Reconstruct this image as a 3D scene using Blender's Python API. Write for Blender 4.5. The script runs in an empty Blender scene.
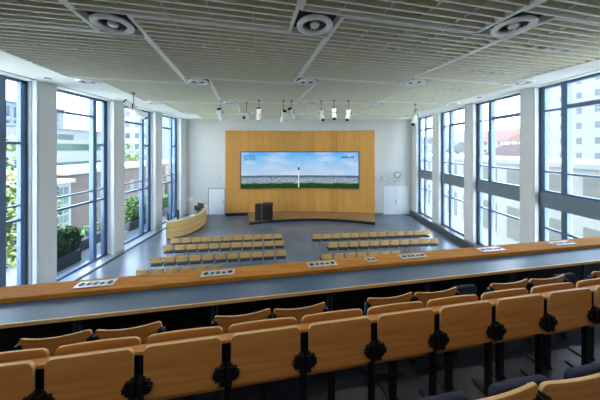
import bpy, bmesh, math, random
from mathutils import Vector, Matrix

random.seed(7)
SC = bpy.context.scene
COL = SC.collection
R = math.radians
EYE = 5.3                                   # eye height above the hall floor


def lin(r, g, b):
    f = lambda c: (c / 255 / 12.92) if c / 255 <= .04045 else ((c / 255 + .055) / 1.055) ** 2.4
    return (f(r), f(g), f(b), 1)


# ------------------------------------------------------------------ materials
def base_mat(name):
    m = bpy.data.materials.new(name)
    m.use_nodes = True
    nt = m.node_tree
    return m, nt, nt.nodes['Principled BSDF']


def mat(name, col, rough=.5, metal=0.0, var=.06, scale=6.0, bump=0.0, spec=.5):
    m, nt, b = base_mat(name)
    c = lin(*col)
    tc = nt.nodes.new('ShaderNodeTexCoord')
    n = nt.nodes.new('ShaderNodeTexNoise')
    n.inputs['Scale'].default_value = scale
    n.inputs['Detail'].default_value = 4
    nt.links.new(tc.outputs['Object'], n.inputs['Vector'])
    r = nt.nodes.new('ShaderNodeValToRGB')
    r.color_ramp.elements[0].position = .3
    r.color_ramp.elements[1].position = .7
    r.color_ramp.elements[0].color = tuple(x * (1 - var) for x in c[:3]) + (1,)
    r.color_ramp.elements[1].color = tuple(min(1, x * (1 + var)) for x in c[:3]) + (1,)
    nt.links.new(n.outputs['Fac'], r.inputs['Fac'])
    nt.links.new(r.outputs['Color'], b.inputs['Base Color'])
    b.inputs['Roughness'].default_value = rough
    b.inputs['Metallic'].default_value = metal
    b.inputs['Specular IOR Level'].default_value = spec
    if bump:
        bp = nt.nodes.new('ShaderNodeBump')
        bp.inputs['Strength'].default_value = bump
        bp.inputs['Distance'].default_value = .01
        nt.links.new(n.outputs['Fac'], bp.inputs['Height'])
        nt.links.new(bp.outputs['Normal'], b.inputs['Normal'])
    return m


def wood(name, c1, c2, rough=.4, axis='x', sc=1.0, board=None):
    """fine grain running along one axis; board = width of a veneer strip along x"""
    m, nt, b = base_mat(name)
    tc = nt.nodes.new('ShaderNodeTexCoord')
    mp = nt.nodes.new('ShaderNodeMapping')
    s = {'x': (1.2, 22, 22), 'y': (22, 1.2, 22), 'z': (22, 22, 1.0)}[axis]
    mp.inputs['Scale'].default_value = tuple(k * sc for k in s)
    nt.links.new(tc.outputs['Object'], mp.inputs['Vector'])
    n = nt.nodes.new('ShaderNodeTexNoise')
    n.inputs['Scale'].default_value = 1.0
    n.inputs['Detail'].default_value = 6
    n.inputs['Distortion'].default_value = .6
    nt.links.new(mp.outputs['Vector'], n.inputs['Vector'])
    r = nt.nodes.new('ShaderNodeValToRGB')
    r.color_ramp.elements[0].position = .32
    r.color_ramp.elements[1].position = .7
    r.color_ramp.elements[0].color = lin(*c1)
    r.color_ramp.elements[1].color = lin(*c2)
    nt.links.new(n.outputs['Fac'], r.inputs['Fac'])
    out = r.outputs['Color']
    if board:
        sep = nt.nodes.new('ShaderNodeSeparateXYZ')
        nt.links.new(tc.outputs['Object'], sep.inputs[0])
        d = nt.nodes.new('ShaderNodeMath'); d.operation = 'DIVIDE'; d.inputs[1].default_value = board
        nt.links.new(sep.outputs['X'], d.inputs[0])
        fl = nt.nodes.new('ShaderNodeMath'); fl.operation = 'FLOOR'
        nt.links.new(d.outputs[0], fl.inputs[0])
        wn = nt.nodes.new('ShaderNodeTexWhiteNoise'); wn.noise_dimensions = '1D'
        nt.links.new(fl.outputs[0], wn.inputs['W'])
        mr = nt.nodes.new('ShaderNodeMapRange')
        mr.inputs['To Min'].default_value = .86
        mr.inputs['To Max'].default_value = 1.08
        nt.links.new(wn.outputs['Value'], mr.inputs['Value'])
        vm = nt.nodes.new('ShaderNodeVectorMath'); vm.operation = 'SCALE'
        nt.links.new(out, vm.inputs[0])
        nt.links.new(mr.outputs['Result'], vm.inputs['Scale'])
        out = vm.outputs['Vector']
    nt.links.new(out, b.inputs['Base Color'])
    b.inputs['Roughness'].default_value = rough
    return m


def emit(name, col, strength=1.0):
    m = bpy.data.materials.new(name)
    m.use_nodes = True
    nt = m.node_tree
    nt.nodes.clear()
    o = nt.nodes.new('ShaderNodeOutputMaterial')
    e = nt.nodes.new('ShaderNodeEmission')
    e.inputs['Color'].default_value = lin(*col)
    e.inputs['Strength'].default_value = strength
    nt.links.new(e.outputs[0], o.inputs['Surface'])
    return m


def glass_mat(name):
    m = bpy.data.materials.new(name)
    m.use_nodes = True
    nt = m.node_tree
    nt.nodes.clear()
    o = nt.nodes.new('ShaderNodeOutputMaterial')
    t = nt.nodes.new('ShaderNodeBsdfTransparent')
    t.inputs['Color'].default_value = (.90, .95, .96, 1)
    g = nt.nodes.new('ShaderNodeBsdfGlossy')
    g.inputs['Roughness'].default_value = .02
    lw = nt.nodes.new('ShaderNodeLayerWeight')
    pw = nt.nodes.new('ShaderNodeMath'); pw.operation = 'POWER'; pw.inputs[1].default_value = 5
    nt.links.new(lw.outputs['Facing'], pw.inputs[0])
    f = nt.nodes.new('ShaderNodeMath'); f.operation = 'MULTIPLY_ADD'
    f.inputs[1].default_value = .5; f.inputs[2].default_value = .025
    nt.links.new(pw.outputs[0], f.inputs[0])
    mx = nt.nodes.new('ShaderNodeMixShader')
    nt.links.new(f.outputs[0], mx.inputs[0])
    nt.links.new(t.outputs[0], mx.inputs[1])
    nt.links.new(g.outputs[0], mx.inputs[2])
    nt.links.new(mx.outputs[0], o.inputs['Surface'])
    return m


def floor_mat():
    m, nt, b = base_mat('polished_concrete')
    tc = nt.nodes.new('ShaderNodeTexCoord')
    n = nt.nodes.new('ShaderNodeTexNoise'); n.inputs['Scale'].default_value = .6; n.inputs['Detail'].default_value = 3
    nt.links.new(tc.outputs['Object'], n.inputs['Vector'])
    r = nt.nodes.new('ShaderNodeValToRGB')
    r.color_ramp.elements[0].position = .35; r.color_ramp.elements[1].position = .7
    r.color_ramp.elements[0].color = lin(80, 89, 98); r.color_ramp.elements[1].color = lin(106, 112, 118)
    nt.links.new(n.outputs['Fac'], r.inputs['Fac'])
    nt.links.new(r.outputs['Color'], b.inputs['Base Color'])
    n2 = nt.nodes.new('ShaderNodeTexNoise'); n2.inputs['Scale'].default_value = 3; n2.inputs['Detail'].default_value = 5
    nt.links.new(tc.outputs['Object'], n2.inputs['Vector'])
    mr = nt.nodes.new('ShaderNodeMapRange')
    mr.inputs['To Min'].default_value = .27; mr.inputs['To Max'].default_value = .29
    nt.links.new(n2.outputs['Fac'], mr.inputs['Value'])
    nt.links.new(mr.outputs['Result'], b.inputs['Roughness'])
    return m


def screen_mat():
    """the picture on the video wall: sky over a wide town with a green edge, drawn from the wall's own UV"""
    m = bpy.data.materials.new('screen_picture')
    m.use_nodes = True
    nt = m.node_tree
    nt.nodes.clear()
    N, L = nt.nodes.new, nt.links.new
    o = N('ShaderNodeOutputMaterial'); e = N('ShaderNodeEmission')
    L(e.outputs[0], o.inputs['Surface'])
    tc = N('ShaderNodeTexCoord'); sep = N('ShaderNodeSeparateXYZ')
    L(tc.outputs['UV'], sep.inputs[0])
    V = sep.outputs['Y']

    def noise(sx, sy, detail=5):
        mp = N('ShaderNodeMapping'); mp.inputs['Scale'].default_value = (sx, sy, 1)
        L(tc.outputs['UV'], mp.inputs['Vector'])
        n = N('ShaderNodeTexNoise'); n.inputs['Scale'].default_value = 1; n.inputs['Detail'].default_value = detail
        L(mp.outputs['Vector'], n.inputs['Vector'])
        return n.outputs['Fac']

    def ramp(src, pts):
        r = N('ShaderNodeValToRGB')
        while len(r.color_ramp.elements) < len(pts):
            r.color_ramp.elements.new(.5)
        for el, (p, c) in zip(r.color_ramp.elements, pts):
            el.position = p; el.color = lin(*c)
        L(src, r.inputs['Fac'])
        return r.outputs['Color']

    def mix(fac, a, b):
        x = N('ShaderNodeMix'); x.data_type = 'RGBA'
        L(fac, x.inputs['Factor']); L(a, x.inputs[6]); L(b, x.inputs[7])
        return x.outputs[2]

    def below(edge, wob, amp, soft=.012):
        a = N('ShaderNodeMath'); a.operation = 'MULTIPLY_ADD'
        L(wob, a.inputs[0]); a.inputs[1].default_value = amp
        a.inputs[2].default_value = edge - amp * .5
        s = N('ShaderNodeMath'); s.operation = 'SUBTRACT'
        L(a.outputs[0], s.inputs[0]); L(V, s.inputs[1])
        mr = N('ShaderNodeMapRange')
        mr.inputs['From Min'].default_value = -soft; mr.inputs['From Max'].default_value = soft
        L(s.outputs[0], mr.inputs['Value'])
        return mr.outputs['Result']

    sky = ramp(V, [(.33, (186, 208, 232)), (.6, (158, 200, 238)), (.85, (122, 190, 240)), (1, (86, 172, 240))])
    cloud = N('ShaderNodeMapRange')
    cloud.inputs['From Min'].default_value = .45; cloud.inputs['From Max'].default_value = .75
    L(noise(5, 4, 6), cloud.inputs['Value'])
    wht = N('ShaderNodeRGB'); wht.outputs[0].default_value = lin(206, 222, 238)
    sky = mix(cloud.outputs['Result'], sky, wht.outputs[0])
    hill = ramp(noise(60, 20), [(.3, (46, 78, 112)), (.7, (84, 118, 150))])
    city = ramp(noise(120, 30, 8), [(.36, (52, 82, 92)), (.48, (120, 146, 168)), (.58, (206, 212, 220)), (.7, (120, 110, 120))])
    green = ramp(noise(90, 16, 6), [(.3, (14, 44, 20)), (.6, (38, 84, 34)), (.8, (84, 120, 60))])
    c = mix(below(.345, noise(9, 1), .03), sky, hill)
    c = mix(below(.285, noise(30, 3), .05, .03), c, city)
    c = mix(below(.13, noise(14, 2), .11, .02), c, green)
    L(c, e.inputs['Color'])
    e.inputs['Strength'].default_value = SCREEN_E
    return m


def facade_brick(name, c1, c2, cm, scale):
    m, nt, b = base_mat(name)
    tc = nt.nodes.new('ShaderNodeTexCoord')
    mp = nt.nodes.new('ShaderNodeMapping'); mp.inputs['Rotation'].default_value = (R(90), 0, R(90))
    nt.links.new(tc.outputs['Object'], mp.inputs['Vector'])
    br = nt.nodes.new('ShaderNodeTexBrick')
    br.inputs['Color1'].default_value = lin(*c1); br.inputs['Color2'].default_value = lin(*c2)
    br.inputs['Mortar'].default_value = lin(*cm); br.inputs['Scale'].default_value = scale
    nt.links.new(mp.outputs['Vector'], br.inputs['Vector'])
    nt.links.new(br.outputs['Color'], b.inputs['Base Color'])
    b.inputs['Roughness'].default_value = .85
    return m


LAMP_W = {-2: 6, -1: 2.5, 0: 3, 1: 3, 2: 3, 3: 3}  # power per panel row; the unseen back row is added to light the tablets
EXPOSURE = 1.75
SCREEN_E = .30
M = {}
M['white_wall'] = mat('white_plaster', (196, 199, 196), .8, var=.015, scale=2)
M['soffit'] = mat('white_soffit_paint', (242, 244, 236), .8, var=.015, scale=2)
M['column'] = mat('white_column_paint', (214, 218, 219), .55, var=.02, scale=2)
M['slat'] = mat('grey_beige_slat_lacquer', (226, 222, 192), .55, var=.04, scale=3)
M['slat_lit_under'] = mat('slat_lacquer_lit_underside', (252, 251, 243), .5, var=.03, scale=3)  # paler copy of the slat lacquer: light from below painted into the undersides
M['rail'] = mat('light_grey_rail_lacquer', (248, 247, 238), .5, var=.03, scale=3)
M['void'] = mat('grey_ceiling_void', (112, 110, 96), .9)
M['black'] = mat('black_lacquer', (16, 17, 20), .45, var=.1)
M['vent'] = mat('white_diffuser_enamel', (246, 247, 243), .4, var=.02)
M['vane'] = mat('grey_diffuser_vane', (92, 94, 92), .45)
M['alu'] = mat('blue_grey_window_aluminium', (92, 114, 144), .42, .25, var=.05)
M['spandrel'] = mat('blue_grey_spandrel_panel', (112, 130, 142), .5, var=.03)
M['glass'] = glass_mat('clear_window_glass')
M['floor'] = floor_mat()
M['sill'] = mat('light_grey_sill_stone', (150, 153, 158), .3, var=.06, scale=4)
M['ledge'] = mat('dark_grey_ledge_stone', (84, 88, 92), .4, var=.08, scale=4)
M['panel'] = wood('maple_wall_veneer', (186, 134, 62), (204, 152, 78), .45, 'z', 1.0, .6)
M['stagewood'] = wood('dark_oak_stage_boards', (128, 96, 58), (150, 114, 72), .5, 'x')
M['cap'] = wood('oiled_oak_cap', (178, 116, 44), (204, 142, 62), .7, 'x')
M['cap'].node_tree.nodes['Principled BSDF'].inputs['Specular IOR Level'].default_value = .2
M['seatwood'] = wood('beech_seat_plywood', (182, 122, 60), (206, 146, 80), .38, 'x', .8)
M['chairwood'] = wood('beech_chair_plywood', (206, 164, 98), (222, 184, 120), .4, 'x', .8)
M['counter'] = wood('pale_maple_counter', (204, 168, 106), (222, 188, 128), .4, 'x', .7)
M['edge'] = mat('pale_plywood_edge', (214, 180, 128), .35, var=.08, scale=20)
M['lino'] = mat('blue_grey_linoleum', (70, 100, 130), .3, var=.03, scale=14)
M['navy'] = mat('dark_navy_fabric', (36, 46, 72), .85, var=.12, scale=60, bump=.2)
M['blacksteel'] = mat('black_steel', (22, 25, 30), .4, .3)
M['bluesteel'] = mat('blue_grey_steel', (66, 82, 104), .4, .4)
M['carpet'] = mat('dark_blue_grey_flooring', (26, 30, 40), .38, var=.15, scale=18)
M['chrome'] = mat('brushed_chrome', (196, 200, 206), .22, .95)
M['steelplate'] = mat('brushed_steel_plate', (196, 202, 206), .35, .5)
M['door'] = mat('white_door_paint', (214, 220, 224), .5, var=.015)
M['grey'] = mat('grey_plastic', (120, 126, 130), .5)
M['whiteplastic'] = mat('white_plastic', (222, 224, 222), .4, var=.02)
M['lampgrey'] = mat('light_grey_lamp_enamel', (230, 233, 230), .45)
M['screenframe'] = mat('dark_bezel', (40, 48, 50), .5)
M['blackfabric'] = mat('black_upholstery', (13, 14, 17), .8, var=.15, scale=50)
M['picture'] = screen_mat()
M['pic_white'] = emit('picture_tower_white', (236, 240, 246), .30)
M['pic_dark'] = emit('picture_tower_dark', (70, 92, 116), .30)
M['pic_blue'] = emit('picture_mark_blue', (62, 104, 176), .30)
M['pic_ink'] = emit('picture_mark_ink', (22, 70, 116), .30)
M['terrace'] = mat('terrace_paving', (84, 87, 88), .8, var=.08, scale=3)
M['leaf'] = mat('green_leaves', (34, 66, 17), .6, var=.35, scale=2.5)
M['leaf2'] = mat('yellow_green_leaves', (66, 82, 22), .6, var=.3, scale=2.5)
M['bark'] = mat('brown_bark', (88, 72, 56), .9)
M['planter'] = mat('dark_planter_fibre', (40, 46, 52), .6)
M['brick'] = facade_brick('red_brown_brick', (66, 40, 31), (56, 33, 26), (66, 56, 50), 3.2)
M['ext_white'] = mat('white_render', (108, 110, 111), .9, var=.03, scale=.4)
M['ext_cream'] = mat('cream_render', (112, 110, 104), .9, var=.04, scale=.4)
M['ext_ochre'] = mat('ochre_render', (92, 80, 56), .9, var=.05, scale=.4)
M['ext_grey'] = mat('pale_grey_panel', (88, 95, 102), .8, var=.04, scale=.4)
M['ext_glass'] = mat('dark_facade_glass', (44, 54, 64), .3, var=.15, scale=.6)
M['ext_green'] = mat('greenish_facade_glass', (34, 62, 54), .3, var=.2, scale=.8)
M['shutter'] = mat('grey_beige_shutter', (76, 75, 68), .8, var=.06)
M['tile'] = mat('red_brown_roof_tile', (72, 50, 44), .9, var=.15, scale=1)
M['slate'] = mat('grey_roof_slate', (56, 58, 63), .9, var=.12, scale=1)
M['street'] = mat('pale_paving', (206, 204, 198), .9, var=.08, scale=.3)
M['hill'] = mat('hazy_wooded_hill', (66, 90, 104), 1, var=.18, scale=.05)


# ------------------------------------------------------------------ mesh helper
class MB:
    def __init__(s, T=None):
        s.v, s.f, s.T = [], [], T or Matrix.Identity(4)

    def add(s, pts, faces):
        k = len(s.v)
        s.v += [tuple(s.T @ Vector(p)) for p in pts]
        s.f += [tuple(k + i for i in f) for f in faces]
        return s

    def box(s, x0, x1, y0, y1, z0, z1):
        return s.add([(x0, y0, z0), (x1, y0, z0), (x1, y1, z0), (x0, y1, z0), (x0, y0, z1), (x1, y0, z1), (x1, y1, z1), (x0, y1, z1)],
                     [(0, 3, 2, 1), (4, 5, 6, 7), (0, 1, 5, 4), (1, 2, 6, 5), (2, 3, 7, 6), (3, 0, 4, 7)])

    def prism(s, poly, z0, z1):
        n = len(poly)
        if sum(poly[i][0] * poly[(i + 1) % n][1] - poly[(i + 1) % n][0] * poly[i][1] for i in range(n)) < 0:
            poly = poly[::-1]
        return s.add([(x, y, z0) for x, y in poly] + [(x, y, z1) for x, y in poly],
                     [tuple(range(n))[::-1], tuple(range(n, 2 * n))] + [(i, (i + 1) % n, n + (i + 1) % n, n + i) for i in range(n)])

    def prism_y(s, poly, y0, y1):
        """outline in x,z extruded along y"""
        n = len(poly)
        if sum(poly[i][0] * poly[(i + 1) % n][1] - poly[(i + 1) % n][0] * poly[i][1] for i in range(n)) < 0:
            poly = poly[::-1]
        return s.add([(x, y0, z) for x, z in poly] + [(x, y1, z) for x, z in poly],
                     [tuple(range(n)), tuple(range(n, 2 * n))[::-1]] + [((i + 1) % n, i, n + i, n + (i + 1) % n) for i in range(n)])

    def tube(s, a, b, r0, r1=None, n=10):
        a, b = Vector(a), Vector(b)
        r1 = r0 if r1 is None else r1
        d = (b - a).normalized()
        u = d.orthogonal().normalized(); w = d.cross(u)
        P = [a + (u * math.cos(t) + w * math.sin(t)) * r0 for t in [2 * math.pi * i / n for i in range(n)]]
        Q = [b + (u * math.cos(t) + w * math.sin(t)) * r1 for t in [2 * math.pi * i / n for i in range(n)]]
        return s.add(P + Q, [tuple(range(n))[::-1], tuple(range(n, 2 * n))] + [(i, (i + 1) % n, n + (i + 1) % n, n + i) for i in range(n)])

    def lathe(s, prof, c=(0, 0, 0), n=32):
        """closed profile of (r, z) turned about z"""
        m = len(prof)
        pts = [(c[0] + r * math.cos(2 * math.pi * i / n), c[1] + r * math.sin(2 * math.pi * i / n), c[2] + z) for i in range(n) for r, z in prof]
        fs = [(i * m + j, ((i + 1) % n) * m + j, ((i + 1) % n) * m + (j + 1) % m, i * m + (j + 1) % m) for i in range(n) for j in range(m)]
        return s.add(pts, fs)

    def build(s, name, material, parent=None, bevel=0, smooth=False):
        me = bpy.data.meshes.new(name)
        me.from_pydata(s.v, [], s.f)
        me.materials.append(material)
        bm = bmesh.new(); bm.from_mesh(me)
        bmesh.ops.recalc_face_normals(bm, faces=bm.faces)
        bm.to_mesh(me); bm.free()
        o = bpy.data.objects.new(name, me)
        COL.objects.link(o)
        if parent is not None:
            o.parent = parent
        if smooth:
            for p in me.polygons:
                p.use_smooth = True
        if bevel:
            b = o.modifiers.new('soft_edges', 'BEVEL')
            b.width = bevel; b.segments = 2; b.limit_method = 'ANGLE'; b.angle_limit = R(40)
        return o


def rounded(x0, x1, z0, z1, rt, rb=0.0, n=5, lift=0.0):
    """outline with rounded top (rt) and bottom (rb) corners; lift raises the right end of the top edge"""
    P = []
    def arc(cx, cz, r, a0, a1):
        if r <= 0:
            P.append((cx, cz)); return
        for i in range(n + 1):
            a = R(a0 + (a1 - a0) * i / n)
            P.append((cx + r * math.cos(a), cz + r * math.sin(a)))
    arc(x0 + rb, z0 + rb, rb, 180, 270)
    arc(x1 - rb, z0 + rb, rb, 270, 360)
    arc(x1 - rt, z1 + lift - rt, rt, 0, 90)
    if lift:
        for i in range(1, 6):
            t = i / 6
            P.append((x1 - rt + (x0 - x1 + 2 * rt) * t, z1 + lift * (1 - t) ** 1.8))
    arc(x0 + rt, z1 - rt, rt, 90, 180)
    return P


def thing(name, label, cat, loc=(0, 0, 0), rz=0.0, group=None):
    o = bpy.data.objects.new(name, None)
    COL.objects.link(o)
    o.empty_display_size = .2
    o.location = loc; o.rotation_euler = (0, 0, rz)
    return tag(o, label, cat, group)


def tag(o, label, cat, group=None):
    o['label'] = label; o['category'] = cat
    if group:
        o['group'] = group
    return o


def struct(name, mb, material, **k):
    o = mb.build(name, material, **k)
    o['kind'] = 'structure'
    return o


def kids(o):
    return [c for c in bpy.data.objects if c.parent == o]


def copy_tree(o, tree):
    c = o.copy(); COL.objects.link(c)
    for ch, sub in tree:
        d = copy_tree(ch, sub); d.parent = c
    return c


def tree_of(o):
    return [(c, tree_of(c)) for c in kids(o)]


ORD = ['first', 'second', 'third', 'fourth', 'fifth', 'sixth', 'seventh', 'eighth', 'ninth', 'tenth', 'eleventh', 'twelfth', 'thirteenth']

# ------------------------------------------------------------------ room shell
XL, XR, YF, YB = -9.2, 9.05, 19.1, -3.2      # inner faces of columns, front wall, back wall
WL, WR = -9.68, 9.38                         # window planes
ZC = 7.66                                    # underside of slats
ZT = 7.68                                    # window heads

struct('floor', MB().box(XL - .9, XR + .8, YB, YF + .4, -.25, 0), M['floor'])
struct('wall_front', MB().box(XL - .9, XR + .8, YF, YF + .3, 0, 8.3), M['white_wall'])
struct('wall_back', MB().box(XL - .9, XR + .8, YB - .3, YB, 0, 8.3), M['white_wall'])
struct('ceiling', MB().box(XL - .9, XR + .8, YB - .3, YF + .3, 8.12, 8.3), M['void'])

# columns: (near edge, far edge)
LC = [(-2.4, -1.8), (1.15, 1.75), (4.8, 5.42), (8.32, 8.93), (11.75, 12.38), (15.13, 15.76), (18.35, 19.1)]
RC = [(-3.2, -2.6), (.1, .7), (3.0, 3.6), (6.0, 6.55), (9.17, 9.72), (12.42, 13.02), (15.5, 16.15), (18.45, 19.1)]


def column_mesh(face, out, y0, y1, z0):
    mb = MB()
    lo, hi = min(face, out), max(face, out)
    mb.box(lo, hi, y0, y1, z0, ZT + .03)
    s = 1 if face > out else -1
    # thin pilaster fillets beside the near edge
    mb.box(*sorted((face - s * .02, face - s * .16)), y0 - .06, y0 + .01, z0, ZT + .03)
    mb.box(*sorted((face - s * .26, face - s * .34)), y0 - .04, y0 + .01, z0, ZT + .03)
    return mb


for k, (a, b) in enumerate(LC[2:]):
    struct('wall_left_column', column_mesh(XL, WL - .1, a, b, 0), M['column'])
for k, (a, b) in enumerate(RC[2:]):
    struct('wall_right_column', column_mesh(XR, WR + .1, a, b, 0), M['column'])
struct('wall_left', MB().box(WL - .4, WL + .02, YB, YF, ZT + .02, 8.12), M['white_wall'])
struct('wall_right', MB().box(WR - .02, WR + .4, YB, YF, ZT + .02, 8.12), M['white_wall'])
# stone sill on the left, low ledge on the right
struct('trim_1', MB().box(WL - .25, -9.02, YB, YF, 0, .05), M['sill'], bevel=.01)
struct('trim_2', MB().box(-9.02, -8.93, YB, YF, 0, .02), M['black'])
struct('trim_3', MB().box(8.88, WR + .25, YB, YF, 0, .36), M['ledge'], bevel=.01)

WNUM = 0


def window(x, sgn, y0, y1, right):
    """one bay: wide light near the camera, narrow side light at the far end"""
    global WNUM
    WNUM += 1
    z0, z1 = (.05, ZT) if not right else (.36, ZT)
    rt = thing('window_%d' % WNUM, '', 'window', (x, y0, 0))
    del rt['label'], rt['category']
    rt['kind'] = 'structure'
    W = y1 - y0
    f = .075                                   # frame half depth
    nar = .78 if right else .62                                  # narrow light
    m1 = W - nar - .12
    fr = MB()
    fr.box(-f, f, 0, W, z1 - .09, z1); fr.box(-f, f, 0, W, z0, z0 + .09)
    fr.box(-f, f, 0, .09, z0, z1); fr.box(-f, f, W - .2, W, z0, z1)
    fr.build('window_frame', M['alu'], rt, bevel=.008)
    MB().box(-f * 1.3, f * 1.3, m1 - .07, m1 + .12, z0, z1).build('mullion', M['alu'], rt, bevel=.008)
    tr = lambda a, b, z, h=.05, d=.06: MB().box(-d, d, a, b, z - h, z + h).build('transom', M['alu'], rt, bevel=.006)
    if right:
        tr(0, m1, 6.78, .07, .1); tr(m1, W, 6.74, .035)
        tr(0, m1, 4.42, .03); tr(m1, W, 4.44, .03)
        tr(0, W, 2.3, .035)
        MB().box(-.1, .1, 0, W, 3.08, 3.66).build('spandrel_panel', M['spandrel'], rt, bevel=.01)
        tr(0, W, 3.70, .035, .09)
    else:
        tr(0, m1, 6.8, .05, .08); tr(m1, W, 5.5, .045)
        tr(0, W, 3.36, .03, .05); tr(0, W, 2.86, .045, .07)
    MB().box(-.012, .012, .09, m1 - .07, z0 + .09, z1 - .09).build('pane', M['glass'], rt)
    MB().box(-.012, .012, m1 + .12, W - .2, z0 + .09, z1 - .09).build('pane', M['glass'], rt)


for (a0, a1), (b0, b1) in zip(LC[2:], LC[3:]):
    window(WL, 1, a1, b0, False)
for (a0, a1), (b0, b1) in zip(RC[2:], RC[3:]):
    window(WR, -1, a1, b0, True)
struct('wall_left_gallery_unseen', MB().box(XL - .25, XL, YB, LC[2][0], 0, ZT + .03), M['white_wall'])  # unseen stretch built solid, without windows, to darken the gallery
struct('wall_right_gallery_unseen', MB().box(XR, XR + .25, YB, RC[2][0], 0, ZT + .03), M['white_wall'])  # likewise closed out of view to keep window light off the seats
# window-head casings
struct('trim_4', MB().box(WL - .05, XL + .02, YB, YF, ZT - .0, ZT + .05), M['soffit'])
struct('trim_5', MB().box(XR - .02, WR + .05, YB, YF, ZT - .0, ZT + .05), M['soffit'])
struct('trim_6', MB().box(XL + .015, XL + .045, YB, YF, ZT + .02, ZT + .035), M['black'])
struct('baseboard_front', MB().box(5.85, 6.75, YF - .03, YF, 0, .14), M['grey'])

# ------------------------------------------------------------------ slatted ceiling
LAT = 3.82
PHI = R(.5)
P0 = Vector((.28, 4.5))
TT = math.atan(.212)
TH = TT + PHI
A_, B_ = LAT * math.cos(TT), LAT * math.sin(TT)
U = Vector((math.cos(TH), math.sin(TH))); Wd = Vector((-math.sin(TH), math.cos(TH)))
YCUT = 18.72


def node(i, j):
    return P0 + Vector((math.cos(PHI), math.sin(PHI))) * LAT * i + Vector((-math.sin(PHI), math.cos(PHI))) * LAT * j


def uw(o, u, w):
    return o + U * u + Wd * w


def bar(mb, p, q, half, z0, z1, org):
    """flat bar in plan from p to q, cut where it would meet the front wall"""
    p, q = Vector(p), Vector(q)
    if p.y > YCUT and q.y > YCUT:
        return
    if p.y > YCUT:
        p, q = q, p
    if q.y > YCUT:
        q = p + (q - p) * ((YCUT - p.y) / (q.y - p.y))
    d = (q - p)
    if d.length < .02:
        return
    n = Vector((-d.y, d.x)).normalized() * half
    mb.prism([tuple(v - org) for v in (p + n, q + n, q - n, p - n)], z0, z1)


ROWN = {-2: 'unseen row behind the gallery seats, added for its lamps', -1: 'row nearest the picture top', 0: 'second row from the top', 1: 'row over the floor chairs',
        2: 'row carrying the stage lights', 3: 'row nearest the stage'}
CNAME = {-2: 'beside the left windows', -1: 'second from the left windows', 0: 'second from the right windows', 1: 'beside the right windows'}
NS = 20
LAMPS = []
for j in range(-2, 4):
    for i in range(-2, 2):
        o = node(i, j)
        c = uw(o, B_ / 2, -B_ / 2)
        rt = thing('slatted_ceiling_panel', 'grey slatted ceiling panel ' + CNAME[i] + ', ' + ROWN[j], 'ceiling panel',
                   (c.x, c.y, ZC), 0, 'slatted ceiling panels')
        fr = MB()
        e = .03
        for (p, q) in (((e, e), (A_ - e, e)), ((e, e), (e, A_ - e)), ((A_ - e, e), (A_ - e, A_ - e)), ((e, A_ - e), (A_ - e, A_ - e))):
            bar(fr, uw(c, *p), uw(c, *q), .033 if abs(p[0] - q[0]) < .01 else .018, 0, .21, c)
        if j == 3:                             # closing edge along the front wall
            fr.box(-1.2, A_ - .6, YCUT - c.y - .02, YCUT - c.y, 0, .21)
        fr.build('rim', M['rail'], rt)
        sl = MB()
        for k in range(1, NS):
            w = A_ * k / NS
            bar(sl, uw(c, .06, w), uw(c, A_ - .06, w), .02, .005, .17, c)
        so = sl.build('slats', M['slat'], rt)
        so.data.materials.append(M['slat_lit_under'])
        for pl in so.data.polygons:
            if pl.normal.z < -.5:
                pl.material_index = 1  # downward faces take the brightened copy
        rb = MB()
        for u in (.2, .4, .6, .8):
            bar(rb, uw(c, A_ * u, .05), uw(c, A_ * u, A_ - .05), .006, .03, .055, c)
        rb.build('cross_ribs', M['rail'], rt)
        if 1:
            for (w, uu) in ((5.5, .30), (14.5, .36)):
                for k in range(4):
                    p = uw(c, A_ * uu + .37 * k, A_ * w / NS)
                    if p.y > YCUT - .2:
                        continue
                    d = MB()
                    q = p - c
                    d.box(q.x - .05, q.x + .05, q.y - .04, q.y + .04, -.012, .10)
                    d.build('downlight', M['whiteplastic'], rt, bevel=.01)
            LAMPS.append((uw(c, A_ * .45, A_ * .3), j))
            if j < 3:
                LAMPS.append((uw(c, A_ * .5, A_ * .72), j))


def diffuser(x, y, label, boxed):
    rt = thing('ceiling_diffuser', label, 'air diffuser', (x, y, ZC), 0, 'round air diffusers in the ceiling')
    z = 0 if boxed else .0
    prof = [(.30, .05), (.345, .0), (.335, -.035), (.29, -.055), (.235, -.03), (.22, .05)]
    MB().lathe(prof, (0, 0, z)).build('ring', M['vent'], rt, smooth=True)
    v = MB()
    for k in range(16):
        a = 2 * math.pi * k / 16
        ca, sa = math.cos(a), math.sin(a)
        cb, sb = math.cos(a + .22), math.sin(a + .22)
        v.add([(.07 * ca, .07 * sa, .03), (.235 * ca, .235 * sa, .03), (.235 * cb, .235 * sb, .0), (.07 * cb, .07 * sb, .0),
               (.07 * ca, .07 * sa, .036), (.235 * ca, .235 * sa, .036), (.235 * cb, .235 * sb, .006), (.07 * cb, .07 * sb, .006)],
              [(0, 3, 2, 1), (4, 5, 6, 7), (0, 1, 5, 4), (1, 2, 6, 5), (2, 3, 7, 6), (3, 0, 4, 7)])
    v.build('vanes', M['vane'], rt)
    MB().lathe([(.005, -.05), (.07, -.035), (.095, .0), (.09, .05), (.005, .05)]).build('hub', M['vent'], rt, smooth=True)
    if boxed:
        MB(Matrix.Rotation(TH, 4, 'Z')).box(-B_ / 2 + .03, B_ / 2 - .03, -B_ / 2 + .03, B_ / 2 - .03, .12, .15).build('backing_plate', M['black'], rt)


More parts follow.
